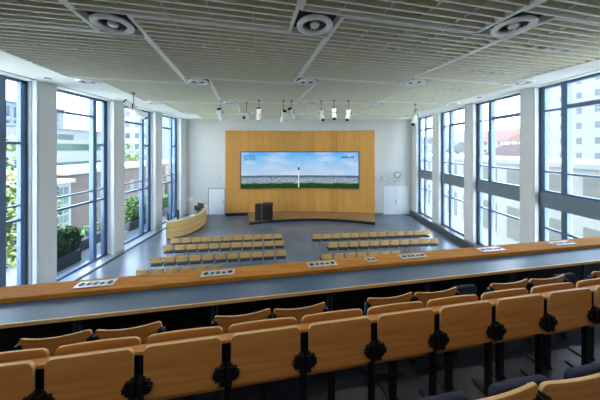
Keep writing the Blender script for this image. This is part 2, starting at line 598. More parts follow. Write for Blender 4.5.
DC = {-2: 'at the left soffit', -1: 'left of the ceiling middle', 0: 'in the ceiling middle', 1: 'right of the ceiling middle', 2: 'at the right soffit'}
DR = ['nearest the gallery desk', 'over the chairs', 'above the stage lights', 'nearest the stage wall']
for j in range(4):
    for i in range(-2, 3):
        if i in (-2, 2) and j == 0:
            continue
        p = node(i, j)
        diffuser(p.x, p.y, 'round air diffuser %s, row %s' % (DC[i], DR[j]), -2 < i < 2)

# white soffits that follow the stepped edge of the panels
pts = []
for j in range(-2, 4):
    o = node(-2, j)
    pts += [uw(o, B_ / 2 - .05, -B_ / 2), uw(o, B_ / 2 - .05, A_ - B_ / 2)]
pts = [p if p.y < YF else pts[k - 1] + (p - pts[k - 1]) * ((YF - pts[k - 1].y) / (p.y - pts[k - 1].y)) for k, p in enumerate(pts)]
poly = [(WL, YB), (pts[0].x, YB)] + [tuple(p) for p in pts] + [(WL, YF)]
struct('trim_7', MB().prism(poly, ZT + .025, ZT + .3), M['soffit'])
pts = []
for j in range(-2, 4):
    o = node(1, j)
    pts += [uw(o, A_ + B_ / 2 + .05, -B_ / 2), uw(o, A_ + B_ / 2 + .05, A_ - B_ / 2)]
pts = [p for p in pts if p.y < YF]
poly = [(WR, YB), (pts[0].x, YB)] + [tuple(p) for p in pts] + [(pts[-1].x - .4, YF), (WR, YF)]
struct('trim_8', MB().prism(poly, ZT + .025, ZT + .3), M['soffit'])
for k, (x, y) in enumerate(((-8.55, 8.0), (8.35, 11.0), (8.35, 8.6))):
    MBd = MB().lathe([(.06, 0), (.09, 0), (.09, -.015), (.06, -.015)], n=20)
    tag(MBd.build('soffit_downlight', M['black'], None), ['small round downlight in the left white soffit', 'small round downlight in the right soffit farther from the gallery',
        'small round downlight in the right soffit nearer the gallery'][k], 'downlight').location = (x, y, ZT + .03)

# ------------------------------------------------------------------ stage wall, screen, stage
def arcY(x):                                   # concave front of the wood-clad wall
    return 18.5 + .5 * (1 - (x / 5.86) ** 2)


PX = 5.86
NSEG = 32
wp = thing('stage_wall_panel', 'tall concave honey-coloured wooden wall behind the stage', 'wall panel', (0, 18.5, 0))
front = [(-PX + 2 * PX * k / NSEG) for k in range(NSEG + 1)]
poly = [(x, arcY(x) - 18.5) for x in front] + [(PX, .58), (-PX, .58)]
MB().prism(poly, .26, 6.76).build('wood_cladding', M['panel'], wp)
MB().prism([(x, arcY(x) - 18.5 + .03) for x in front] + [(PX - .02, .58), (-PX + .02, .58)], 0, .26).build('plinth', M['black'], wp)
j_ = MB()
for k in range(1, 20):                         # shadow joints between veneer sheets
    x = -PX + 2 * PX * k / 20
    y = arcY(x) - 18.5
    j_.box(x - .005, x + .005, y - .004, y + .004, .28, 6.75)
for z in (2.08, 4.67):
    for a, b in zip(front, front[1:]):
        ya, yb = arcY(a) - 18.5, arcY(b) - 18.5
        j_.add([(a, ya - .003, z - .006), (b, yb - .003, z - .006), (b, yb - .003, z + .006), (a, ya - .003, z + .006)], [(0, 1, 2, 3)])
j_.build('joints', mat('brown_joint', (120, 82, 40), .7), wp)

SXL, SXR, SZ0, SZ1 = -4.64, 4.61, 2.22, 5.04
sw = thing('video_wall', 'wide video wall showing a town skyline under blue sky', 'screen', (0, 18.5, SZ0))
xs = [SXL + (SXR - SXL) * k / 24 for k in range(25)]


def strip(x0, x1, z0, z1, off, n=24):
    """thin curved strip parallel to the wood wall, as vertices / faces with UV"""
    xs_ = [x0 + (x1 - x0) * k / n for k in range(n + 1)]
    P = []
    for x in xs_:
        y = arcY(x) - 18.5 - off
        P += [(x, y, z0 - SZ0), (x, y, z1 - SZ0)]
    return xs_, P, [(2 * k, 2 * k + 2, 2 * k + 3, 2 * k + 1) for k in range(n)]


xs_, P, F = strip(SXL, SXR, SZ0, SZ1, .085)
mb = MB(); mb.add(P, F)
scr = mb.build('picture', M['picture'], sw)
uvl = scr.data.uv_layers.new(name='UVMap')
for lp in scr.data.loops:
    v = scr.data.vertices[lp.vertex_index].co
    uvl.data[lp.index].uv = ((v.x - SXL) / (SXR - SXL), v.z / (SZ1 - SZ0))
MB().prism([(x, arcY(x) - 18.5 - .08) for x in xs] + [(x, arcY(x) - 18.5 - .01) for x in xs[::-1]], 0, SZ1 - SZ0).build('cabinet', M['screenframe'], sw)
bz = MB()
for (x0, x1, z0, z1) in ((SXL - .05, SXR + .05, SZ1, SZ1 + .06), (SXL - .05, SXR + .05, SZ0 - .06, SZ0), (SXL - .06, SXL, SZ0 - .06, SZ1 + .06), (SXR, SXR + .06, SZ0 - .06, SZ1 + .06)):
    X = [x0 + (x1 - x0) * k / 24 for k in range(25)]
    bz.prism([(x, arcY(x) - 18.5 - .1) for x in X] + [(x, arcY(x) - 18.5 - .01) for x in X[::-1]], z0 - SZ0, z1 - SZ0)
bz.build('bezel', M['screenframe'], sw)


def pic(name, rects, m, off=.09):
    b = MB()
    for (x0, x1, z0, z1, *t) in rects:
        xs_ = (x0, x1)
        ya, yb = arcY(x0) - 18.5 - off, arcY(x1) - 18.5 - off
        tw = t[0] if t else 1.0
        cx = (x0 + x1) / 2; h = (x1 - x0) / 2
        b.add([(x0, ya, z0 - SZ0), (x1, yb, z0 - SZ0), (cx + h * tw, yb, z1 - SZ0), (cx - h * tw, ya, z1 - SZ0)], [(0, 1, 2, 3)])
    return b.build(name, m, sw)


TX = -.11
pic('pictured_tower', [(TX - .042, TX + .042, 2.24, 3.62, .6), (TX - .012, TX + .012, 3.85, 4.45, .5)], M['pic_white'])
pic('pictured_tower_pod', [(TX - .075, TX + .075, 3.60, 3.72, 1.1), (TX - .085, TX + .085, 3.72, 3.84, .8)], M['pic_dark'])
# two short lines of blocky blue lettering, too small to read, and a dark script mark with a round emblem
rc = []
for row, (zt, n) in enumerate(((4.80, 5), (4.58, 5))):
    x = -4.42
    for k in range(n):
        w = .13
        rc += [(x, x + .035, zt - .17, zt), (x, x + w, zt - .035, zt)]
        if (k + row) % 2:
            rc += [(x + w - .035, x + w, zt - .17, zt)]
        else:
            rc += [(x, x + w, zt - .17, zt - .135), (x, x + w * .8, zt - .1, zt - .07)]
        x += .185
pic('pictured_lettering', rc, M['pic_blue'])
rc = []
x = 3.28
for k, (w, h) in enumerate(((.12, .10), (.08, .17), (.09, .10), (.1, .18), (.1, .16), (.09, .1), (.1, .09), (.12, .1))):
    rc += [(x, x + w, 4.60, 4.60 + h * .55, .7), (x + w * .2, x + w * .5, 4.60, 4.60 + h)]
    x += w * .93
rc += [(4.16 + .09 * math.cos(a) - .03, 4.16 + .09 * math.cos(a) + .03, 4.66 + .09 * math.sin(a) - .03, 4.66 + .09 * math.sin(a) + .03) for a in [R(45 * k) for k in range(8)]]
pic('pictured_script_mark', rc, M['pic_ink'])

# stage: concave front, radial ends
NA = 28
fr, bk = [], []
for k in range(NA + 1):
    t = k / NA
    xf = -3.5 + (5.24 + 3.5) * t
    s = (xf - .9) / 4.4
    fr.append((xf, 16.42 + .92 * (1 - s * s)))
    xb = -4.15 + (5.84 + 4.15) * t
    bk.append((xb, arcY(xb) - .01))
st = thing('stage', 'low curved wooden stage with a black riser below the video wall', 'stage', (0, 0, 0))
MB().prism(fr + bk[::-1], .18, .24).build('deck', M['stagewood'], st)
fr2 = [(x, y + .03) for x, y in fr]
MB().prism(fr2 + bk[::-1], 0, .18).build('riser', M['black'], st)

# lectern pair
lt = thing('lectern', 'wide black lectern with two thin microphones standing on the stage', 'lectern', (-2.32, 16.95, .24))
MB().box(-.36, .36, -.22, .22, 0, 1.05).build('body', M['black'], lt, bevel=.015)
MB().add([(-.38, -.26, 1.05), (.38, -.26, 1.05), (.38, .26, 1.12), (-.38, .26, 1.12), (-.38, -.26, 1.09), (.38, -.26, 1.09), (.38, .26, 1.17), (-.38, .26, 1.17)],
         [(0, 3, 2, 1), (4, 5, 6, 7), (0, 1, 5, 4), (1, 2, 6, 5), (2, 3, 7, 6), (3, 0, 4, 7)]).build('reading_top', M['black'], lt, bevel=.008)
for x in (-.06, .14):
    mc = MB().tube((x, .18, 1.12), (x - .02, .05, 1.42), .008).tube((x - .02, .05, 1.42), (x - .02, -.04, 1.46), .018).build('microphone', M['blacksteel'], lt)
lp = thing('loudspeaker', 'narrow black loudspeaker cabinet standing left of the lectern', 'loudspeaker', (-2.97, 16.85, .24))
MB().box(-.21, .21, -.2, .2, 0, 1.14).build('cabinet', M['black'], lp, bevel=.015)
MB().box(-.18, .18, -.212, -.2, .08, 1.08).build('grille', mat('dark_grille', (30, 32, 36), .7), lp)

# ------------------------------------------------------------------ front wall fittings
def wall_door(name, x0, x1, h, hx, leaves):
    rt = thing(name, '', 'door', ((x0 + x1) / 2, YF, 0))
    del rt['label'], rt['category']
    rt['kind'] = 'structure'
    w = (x1 - x0) / 2
    f = MB()
    f.box(-w - .05, -w, -.03, 0, 0, h + .05); f.box(w, w + .05, -.03, 0, 0, h + .05); f.box(-w, w, -.03, 0, h, h + .05)
    f.build('door_frame', M['grey'] if leaves == 1 else M['door'], rt)
    for k in range(leaves):
        a = -w + 2 * w * k / leaves
        lf = MB().box(a + .006, a + 2 * w / leaves - .006, -.025, 0, .01, h - .006).build('door_leaf', M['door'], rt, bevel=.004)
    MB().box(hx - .02, hx + .02, -.08, -.025, .95, 1.15).build('door_handle', M['grey'], lf, bevel=.005)


wall_door('door_1', -7.38, -6.1, 2.08, .5, 1)
wall_door('door_2', 6.8, 8.75, 2.22, -.05, 2)
ck = thing('wall_clock', 'round white wall clock with dark rim above the right double door', 'clock', (7.86, YF - .04, 3.22))
TX_ = Matrix.Rotation(R(90), 4, 'X')
MB(TX_).lathe([(.19, -.035), (.25, -.035), (.25, .04), (.19, .04)], n=28).build('rim', M['grey'], ck)
fc = MB(TX_).lathe([(.001, -.03), (.195, -.03), (.195, .0), (.001, .0)], n=28).build('face', M['whiteplastic'], ck)
MB().box(-.008, .008, -.012, -.006, -.02, .15).box(-.1, .02, -.012, -.006, -.009, .009).build('hands', M['black'], fc)


def wallbox(name, label, cat, x, z, w, h, m, d=.06):
    rt = thing(name, label, cat, (x, YF - d / 2, z))
    MB().box(-w / 2, w / 2, -d / 2, d / 2, -h / 2, h / 2).build('housing', m, rt, bevel=.01)
    MB().box(-w / 2 + .02, w / 2 - .02, -d / 2 - .006, -d / 2, -h / 2 + .02, h / 2 - .02).build('cover', M['whiteplastic'], rt)


wallbox('wall_mounted_light', 'flat grey emergency light box on the wall between clock and door', 'light', 7.86, 2.62, .36, .12, M['grey'])
wallbox('wall_loudspeaker', 'small grey box on the wall left of the clock', 'loudspeaker', 6.8, 2.95, .36, .17, M['grey'], .1)
wallbox('wall_mounted_light', 'flat grey emergency light box above the left white door', 'light', -6.7, 2.96, .44, .14, M['grey'])
wallbox('switch_plate', 'pale plate of switches on the wall behind the curved counter', 'switch', -8.9, 1.25, .5, .34, M['steelplate'], .03)
wallbox('switch_plate', 'small dark switch beside the wooden wall near the right door', 'switch', 6.15, .95, .1, .18, M['grey'], .03)

# ------------------------------------------------------------------ curved counter at the left
ct = thing('curved_counter', 'curved pale wooden control counter near the left windows', 'counter', (0, 0, 0))
ctl = [(-7.80, 13.75), (-7.35, 14.0), (-6.95, 14.45), (-6.72, 15.1), (-6.63, 15.8), (-6.68, 16.6), (-6.85, 17.3), (-7.12, 18.0)]


def smooth_line(P, n=6):
    out = []
    for k in range(len(P) - 1):
        p0 = Vector(P[max(k - 1, 0)]); p1 = Vector(P[k]); p2 = Vector(P[k + 1]); p3 = Vector(P[min(k + 2, len(P) - 1)])
        for i in range(n):
            t = i / n
            out.append(.5 * ((2 * p1) + (p2 - p0) * t + (2 * p0 - 5 * p1 + 4 * p2 - p3) * t * t + (3 * p1 - p0 - 3 * p2 + p3) * t ** 3))
    out.append(Vector(P[-1]))
    return out


CL = smooth_line(ctl)


def offs(L, d):
    out = []
    for k, p in enumerate(L):
        t = (L[min(k + 1, len(L) - 1)] - L[max(k - 1, 0)]).normalized()
        out.append(p + Vector((-t.y, t.x)) * d)
    return out


tp = lambda L: [(p.x, p.y) for p in L]
MB().prism(tp(CL) + tp(offs(CL, .06))[::-1], .06, 1.0).build('front', M['counter'], ct)
MB().prism(tp(offs(CL, .02)) + tp(offs(CL, .06))[::-1], 0, .06).build('plinth', M['black'], ct)
gl = MB()
for z in (.36, .68):
    gl.prism(tp(offs(CL, -.003)) + tp(offs(CL, .01))[::-1], z, z + .012)
gl.build('shadow_joints', mat('joint_brown', (120, 92, 54), .7), ct)
MB().prism(tp(offs(CL, .06)) + tp(offs(CL, .66))[::-1], .90, .94).build('worktop', M['grey'], ct)
MB().prism(tp(offs(CL, -.01)) + tp(offs(CL, .10))[::-1], 1.0, 1.03).build('top_rail', M['counter'], ct)
e0, e1 = CL[0], offs(CL, .66)[0]
MB().prism([tuple(CL[0]), tuple(CL[1]), tuple(offs(CL, .66)[1]), tuple(offs(CL, .66)[0])], .02, .98).build('end_panel', M['counter'], ct)
MB().prism([tuple(CL[-1]), tuple(CL[-2]), tuple(offs(CL, .66)[-2]), tuple(offs(CL, .66)[-1])], .02, .98).build('end_panel', M['counter'], ct)


def monitor(x, y, rz, label):
    rt = thing('monitor', label, 'monitor', (x, y, .945), rz)
    MB().box(-.28, .28, -.02, .02, .13, .47).build('display', M['black'], rt, bevel=.006)
    MB().box(-.025, .025, .02, .05, .02, .25).build('stand', M['blacksteel'], rt)
    MB().box(-.11, .11, -.07, .09, 0, .02).build('foot', M['blacksteel'], rt, bevel=.005)


monitor(-7.02, 16.15, R(-25), 'black monitor on the curved counter, the one nearer the gallery')
monitor(-7.14, 16.95, R(-25), 'black monitor on the curved counter, the one nearer the stage wall')
nb = thing('document', 'white sheets of paper lying on the counter worktop', 'paper', (-7.05, 15.45, .945), R(80))
MB().box(-.15, .15, -.105, .105, 0, .012).build('sheet', M['whiteplastic'], nb)


def task_chair(x, y, rz, label):
    rt = thing('task_chair', label, 'chair', (x, y, 0), rz, 'task chairs behind the counter')
    b = MB().prism_y(rounded(-.22, .22, .62, 1.28, .08, .05), -.27, -.21)
    b.build('backrest', M['blackfabric'], rt, bevel=.015)
    MB().box(-.23, .23, -.22, .24, .44, .51).build('seat', M['blackfabric'], rt, bevel=.03)
    MB().tube((0, 0, .06), (0, 0, .44), .028).build('column', M['blacksteel'], rt)
    MB().tube((0, -.23, .46), (0, -.25, .68), .02).build('back_bracket', M['blacksteel'], rt)
    for k in range(5):
        a = 2 * math.pi * k / 5
        MB().tube((0, 0, .09), (.27 * math.cos(a), .27 * math.sin(a), .06), .022, .016).tube(
            (.27 * math.cos(a), .27 * math.sin(a), 0.0), (.27 * math.cos(a), .27 * math.sin(a), .055), .024).build('foot', M['blacksteel'], rt)


task_chair(-8.05, 14.85, R(-50), 'black task chair behind the near end of the curved counter')
task_chair(-7.88, 15.75, R(-50), 'black task chair behind the middle of the curved counter')

# ------------------------------------------------------------------ stacking chairs on the hall floor
def hall_chair():
    rt = thing('hall_chair', '', 'chair')
    # slightly dished backrest
    n = 6
    P = []
    for k in range(n + 1):
        x = -.232 + .464 * k / n
        y = -.20 - .03 * (1 - (x / .232) ** 2)
        P.append((x, y))
    P += [(x, y + .018) for x, y in P[::-1]]
    MB().prism(P, .60, .835).build('backrest', M['chairwood'], rt, bevel=.006)
    MB().box(-.225, .225, -.17, .23, .43, .475).build('seat', M['blackfabric'], rt, bevel=.015)
    f = MB()
    for s in (-1, 1):
        f.tube((s * .2, -.15, .42), (s * .2, -.222, .82), .011)
        f.tube((s * .2, -.16, .42), (s * .2, .21, .42), .011)
    f.tube((-.2, .2, .42), (.2, .2, .42), .011)
    f.build('frame', M['chrome'], rt)
    for s in (-1, 1):
        MB().tube((s * .2, -.15, .43), (s * .22, -.23, 0), .011).build('leg', M['chrome'], rt)
        MB().tube((s * .2, .2, .43), (s * .22, .22, 0), .011).build('leg', M['chrome'], rt)
    return rt


proto = hall_chair()
ptree = tree_of(proto)
used = False
ROWS = [  # block, row words, first chair centre, last chair centre, number of chairs
    ('left', 'front row', (-6.27, 11.80), (-1.2, 12.42), 11),
    ('left', 'second row', (-6.14, 10.93), (-1.03, 11.5), 11),
    ('left', 'third row', (-5.98, 9.72), (-.87, 10.38), 11),
    ('left', 'fourth row', (-5.85, 8.72), (-3.3, 9.05), 6),
    ('right', 'front row', (.87, 12.34), (6.95, 12.96), 13),
    ('right', 'second row', (1.56, 11.26), (6.70, 11.78), 11),
    ('right', 'third row', (1.14, 10.06), (4.2, 10.38), 7),
]
for blk, rw, a, b, n in ROWS:
    ang = math.atan2(b[1] - a[1], b[0] - a[0])
    for k in range(n):
        if not used:
            c = proto; used = True
        else:
            c = copy_tree(proto, ptree)
        t = k / (n - 1)
        c.location = (a[0] + (b[0] - a[0]) * t, a[1] + (b[1] - a[1]) * t + .22, 0)
        c.rotation_euler = (0, 0, ang + random.uniform(-.02, .02))
        if n == 11 or n == 13:
            place = 'leftmost' if k == 0 else 'rightmost' if k == n - 1 else 'middle' if k == n // 2 else (
                ORD[k] + ' from the left' if k < n // 2 else ORD[n - 1 - k] + ' from the right')
        else:
            place = 'leftmost' if k == 0 else ORD[k] + ' from the left'
        c['label'] = 'pale wooden chair, %s in the %s of the %s floor block' % (place, rw, blk)
        c['category'] = 'chair'
        c['group'] = 'wooden chairs in the %s of the %s floor block' % (rw, blk)

# ------------------------------------------------------------------ stage lights under the ceiling
def stage_light(x, y, yaw, pitch, label, kind='short', drop=.55):
    rt = thing('stage_light', label, 'stage light', (x, y, ZC - drop), yaw, 'stage lights under the ceiling')
    MB().tube((0, 0, drop - .02), (0, 0, .13), .012).box(-.05, .05, -.05, .05, drop - .03, drop + .02).build('hanger', M['vane'], rt)
    y_ = MB()
    for s in (-1, 1):
        y_.box(s * .135 - .008, s * .135 + .008, -.02, .02, -.04, .14)
    y_.box(-.143, .143, -.02, .02, .125, .14)
    y_.build('yoke', M['blacksteel'], rt)
    T = Matrix.Rotation(pitch, 4, 'X')
    b = MB(T)
    L_ = .36 if kind == 'short' else .62
    b.box(-.115, .115, -L_ * .55, L_ * .1, -.11, .11)
    b.tube((0, L_ * .1, 0), (0, L_, 0), .1, .118, 16)
    bo = b.build('body', M['lampgrey'], rt, bevel=.01)
    MB(T).tube((0, L_, 0), (0, L_ + .02, 0), .085, .085, 16).build('lens', M['black'], bo)
    MB(T).box(-.08, .08, -L_ * .55 - .07, -L_ * .55, -.08, .08).build('cooling_fins', M['black'], bo)


SL = [(-3.9, 11.55, R(-12), R(-62), 'leftmost spotlight above the stage wall, a white one tilted steeply down', .62),
      (-2.72, 12.0, R(170), R(-30), 'small white spotlight hanging second from the left above the stage', .62),
      (-2.0, 11.5, R(4), R(-75), 'white spotlight on a long stem hanging third from the left above the stage', .6),
      (-.80, 11.5, R(25), R(-55), 'white spotlight hanging left of the middle, the lower of a crossed pair', .72),
      (-.42, 11.6, R(-30), R(-50), 'white spotlight hanging left of the middle, the upper of a crossed pair', .58),
      (1.05, 11.6, R(-165), R(-55), 'white spotlight hanging right of the middle, tilted to the left', .66),
      (1.65, 11.5, R(178), R(-60), 'white spotlight hanging third from the right above the stage', .6),
      (2.38, 11.55, R(150), R(-55), 'white spotlight hanging right of the others above the stage wall', .66)]
for x, y, yw, pt, lb, dr in SL:
    stage_light(x, y, yw, pt, lb, drop=dr)
stage_light(6.05, 12.4, R(140), R(-50), 'white spotlight hanging alone near the right windows', 'long', .62)
stage_light(-7.02, 9.95, R(-70), R(-42), 'long white spotlight hanging alone near the left windows', 'long', .62)

# ------------------------------------------------------------------ gallery
SL10 = math.tan(R(10))
COS10 = math.cos(R(10))
AX = R(10)


def gl_poly(d0, d1, x0=XL + .02, x1=XR - .02):
    return [(x0, d0 + SL10 * x0), (x1, d0 + SL10 * x1), (x1, d1 + SL10 * x1), (x0, d1 + SL10 * x0)]


Z1, Z2, Z3, Z4 = 2.75, 3.02, 3.30, 3.58
DF = 3.37
struct('gallery_floor', MB().prism(gl_poly(2.16, 3.74), 2.3, Z1), M['carpet'])
struct('gallery_floor', MB().prism(gl_poly(1.22, 2.16), 2.3, Z2), M['carpet'])
struct('gallery_floor', MB().prism(gl_poly(.30, 1.22), 2.3, Z3), M['carpet'])
struct('gallery_floor', MB().prism([(XL + .02, YB), (XR - .02, YB)] + gl_poly(.30, .30)[1:3:1][:1] + [(XL + .02, .30 + SL10 * XL)], 2.3, Z4), M['carpet'])
bl = thing('balustrade', 'long wooden-topped balustrade along the front of the gallery', 'balustrade', (0, 0, Z1))
T0 = MB().prism(gl_poly(3.44, 3.58), -.45, .745).build('wall_board', M['panel'], bl)


def gbox(u0, u1, w0, w1, z0, z1, D, mb=None):
    """box laid along the gallery rows: u along the row, w forward, D the row's distance at x = 0"""
    mb = mb or MB()
    T = Matrix.Translation((0, D, 0)) @ Matrix.Rotation(AX, 4, 'Z')
    old = mb.T; mb.T = T
    mb.box(u0, u1, w0, w1, z0, z1)
    mb.T = old
    return mb


def cap_poly(d0, d1):
    return gl_poly(d0, d1)


cp = MB(); cp.prism(cap_poly(DF, 3.67), .74, .80)
o = cp.build('top_cap', M['cap'], bl, bevel=.008)
dk = thing('gallery_desk', 'long blue-grey gallery desk with thin wooden edge behind the balustrade', 'desk', (0, 0, Z1))
MB().prism(gl_poly(2.985, DF), .71, .74).build('worktop', M['lino'], dk)
MB().prism(gl_poly(2.965, 2.985), .705, .742).build('edge_strip', M['edge'], dk)
MB().prism(gl_poly(3.30, 3.34), .02, .71).build('modesty_panel', M['black'], dk)
for k in range(-4, 6):
    x = -2.47 + 1.43 * (k + 0)
    if XL + .3 < x < XR - .3:
        lg = MB()
        T = Matrix.Translation((x, 3.06 + SL10 * x, 0)) @ Matrix.Rotation(AX, 4, 'Z')
        lg.T = T
        lg.box(-.035, -.012, -.02, .02, 0, .705); lg.box(.012, .035, -.02, .02, 0, .705)
        lg.box(-.035, .035, -.02, .24, 0, .02)
        lg.build('leg', M['bluesteel'], dk)


def along(D, X):                               # point on a gallery row line
    return (X, D + SL10 * X)


# socket plates let into the cap
PL = [(96, 'large'), (218, 'large'), (322, 'large'), (371, 'small'), (413, 'large'), (491, 'large'), (562, 'large')]
PLAB = ['steel plate with five sockets on the cap, leftmost of all', 'steel plate with five sockets on the cap below the left chair block',
        'steel plate with five sockets on the cap, just left of the small plate', 'small two-socket steel plate on the balustrade cap',
        'steel plate with five sockets on the cap, just right of the small plate', 'steel plate with five sockets on the cap, second from the right end',
        'steel plate with five sockets on the balustrade cap, rightmost']
for (px, sz), lb in zip(PL, PLAB):
    k = (px - 300) / 236
    Y = 3.52 / (1 - SL10 * k)
    X = k * Y
    rt = thing('socket_plate', lb, 'socket plate', (X, Y, Z1 + .80), AX, 'socket plates on the balustrade')
    w = .225 if sz == 'large' else .085
    MB().box(-w, w, -.075, .075, 0, .012).build('plate', M['steelplate'], rt, bevel=.004)
    sp = ((-.16, 'r'), (-.075, 's'), (.0, 's'), (.08, 't'), (.165, 'r')) if sz == 'large' else ((-.035, 's'), (.035, 't'))
    for u, kd in sp:
        if kd == 'r':
            MB().lathe([(.003, .010), (.032, .010), (.032, .018), (.003, .018)], (u, 0, 0), 20).build('round_socket', M['black'], rt)
        elif kd == 's':
            MB().box(u - .025, u + .025, -.028, .028, .010, .017).build('square_socket', M['bluesteel'], rt)
        else:
            MB().box(u - .022, u + .022, -.03, .01, .010, .017).build('data_port', M['black'], rt)


# ---- seats
def pale_edges(o):
    o.data.materials.append(M['edge'])
    for pl in o.data.polygons:
        if abs(pl.normal.y) < .6:
            pl.material_index = 1
    return o


def seat_back(mb, w, z0, z1, y0, th, dish, rt, lift=0.0, recl=0.0):
    """plywood back: rounded outline, dished in plan and leaning back"""
    outl = rounded(-w / 2, w / 2, z0, z1, rt, .02, 5, lift)
    n = len(outl)
    nx = 12
    # cut into vertical strips so that it can be curved
    xs = sorted(set([-w / 2 + w * k / nx for k in range(nx + 1)] + [p[0] for p in outl]))
    def zr(x):
        zs = []
        for k in range(n):
            (xa, za), (xb, zb) = outl[k], outl[(k + 1) % n]
            if min(xa, xb) - 1e-9 <= x <= max(xa, xb) + 1e-9:
                if abs(xb - xa) < 1e-9:
                    zs += [za, zb]
                else:
                    zs.append(za + (zb - za) * (x - xa) / (xb - xa))
        return min(zs), max(zs)
    X = []
    for x in xs:
        if not X or x - X[-1] > .003:
            X.append(x)
    P = []
    NZ = 3
    def pos(x, z, back):
        y = y0 - dish * (1 - (2 * x / w) ** 2) - recl * (z - z0) + (th if back else 0)
        return (x, y, z)
    for x in X:
        a, b = zr(x)
        if b - a < .004:
            b = a + .004
        for i in range(NZ):
            z = a + (b - a) * i / (NZ - 1)
            P.append(pos(x, z, 0))
        for i in range(NZ):
            z = a + (b - a) * (NZ - 1 - i) / (NZ - 1)
            P.append(pos(x, z, 1))
    m = 2 * NZ
    F = []
    for k in range(len(X) - 1):
        for i in range(m):
            F.append((k * m + i, (k + 1) * m + i, (k + 1) * m + (i + 1) % m, k * m + (i + 1) % m))
    F.append(tuple(range(m))); F.append(tuple(range((len(X) - 1) * m, len(X) * m))[::-1])
    return mb.add(P, F)


def bracket(parent, x, y, z, s=1.0, side=1, out=.024):
    """black hinge at one edge: a leaf screwed to the board and a barrel beside it"""
    b = MB()
    b.box(*sorted((x + side * out, x - side * .045 * s)), y - .012, y + .012, z - .055 * s, z + .04 * s)
    b.box(*sorted((x + side * out, x - side * .012)), y - .03, y + .03, z - .075 * s, z + .06 * s)
    b.box(*sorted((x - side * .03 * s, x - side * .06 * s)), y - .018, y + .01, z - .03 * s, z + .01 * s)
    return b.build('hinge_bracket', M['blacksteel'], parent, bevel=.004)


def folded_pad(parent, w, z0, z1, y, name='seat'):
    b = MB().prism_y(rounded(-w / 2, w / 2, z0, z1, .05, .03), y, y + .05)
    return b.build(name, M['navy'], parent, bevel=.018)


# row 1: pairs of curved plywood backs behind the desk
D1 = 2.60
ROW1 = []
for g in range(-1, 5):
    for s in range(2):
        ROW1.append((g, s, -2.53 + 1.647 * g + .595 * s))
GN = {-1: 'at the far left end', 0: 'leftmost', 1: 'second', 2: 'third', 3: 'fourth', 4: 'rightmost'}
for g, s, xl in ROW1:
    w = .575
    xc = xl + w / 2 * COS10
    X, Y = along(D1, xc)
    if X < -3.2 or X > 4.7:
        continue
    lab = 'curved plywood seat in the row behind the desk, %s half of the %s pair' % (('left', 'right')[s], GN[g])
    rt = thing('theatre_seat', lab, 'theatre seat', (X, Y, Z1), AX, 'curved seats in the row behind the gallery desk')
    b = seat_back(MB(), w, .42, .85, 0, .018, .05, .035, .012, .10)
    pale_edges(b.build('backrest', M['seatwood'], rt, bevel=.004))
    folded_pad(rt, .46, .34, .66, .07)
    ps = ((-w / 2 - .024, -w / 2),) if s == 0 else ((-w / 2 - .009, -w / 2 + .015), (w / 2, w / 2 + .024))
    for a_, b_ in ps:
        MB().box(a_, b_, -.05, .0, 0, .78).box(a_, b_, -.05, .2, 0, .02).build('post', M['bluesteel'], rt, bevel=.004)
    bracket(rt, -w / 2, -.045, .76, .7, -1, .008)
    bracket(rt, w / 2, -.045, .76, .7, 1, .008)
# dark upholstered flip seats in the two gaps at the right
for k, xc in enumerate((2.16, 3.80)):
    X, Y = along(D1 + .06, xc)
    rt = thing('flip_seat', ['dark navy upholstered flip seat in the gap left of the fourth seat pair', 'dark navy upholstered flip seat in the gap left of the rightmost seat pair'][k],
               'theatre seat', (X, Y, Z1), AX, 'navy flip seats behind the gallery desk')
    folded_pad(rt, .36, .38, .76, .03, 'pad')
    MB().box(-.03, .03, .05, .09, 0, .45).build('post', M['blacksteel'], rt)

# row 2: continuous ledge with folded writing tablets, seat backs just beyond
D2 = 1.83
TOP2 = 3.93
rowb = thing('tablet_bench', 'long plywood ledge and apron board carrying the folded writing tablets', 'bench', (0, 0, Z2))
T2 = Matrix.Translation((0, D2, 0)) @ Matrix.Rotation(AX, 4, 'Z')
X0r, X1r = -3.4, 4.4
MB(T2).box(X0r, X1r, .02, .088, TOP2 - .075 - Z2, TOP2 - .05 - Z2).build('ledge', M['seatwood'], rowb, bevel=.004)
MB(T2).box(X0r, X1r, .09, .115, TOP2 - .485 - Z2, TOP2 - .28 - Z2).build('apron', M['seatwood'], rowb, bevel=.004)
MB(T2).box(X0r, X1r, .075, .088, TOP2 - .28 - Z2, TOP2 - .078 - Z2).build('backing', M['black'], rowb)
pitch = .583
UT = [(-1.083 / COS10) + pitch * k for k in range(-3, 9)]
tabn = len(UT)
for k in range(tabn + 1):
    u = (UT[k] if k < tabn else UT[-1] + pitch) - .03
    mb = MB(T2)
    mb.box(u - .022, u + .022, .03, .075, 0, TOP2 - .08 - Z2)
    mb.box(u - .03, u + .03, -.05, .2, 0, .015)
    mb.build('post', M['blacksteel'], rowb, bevel=.004)
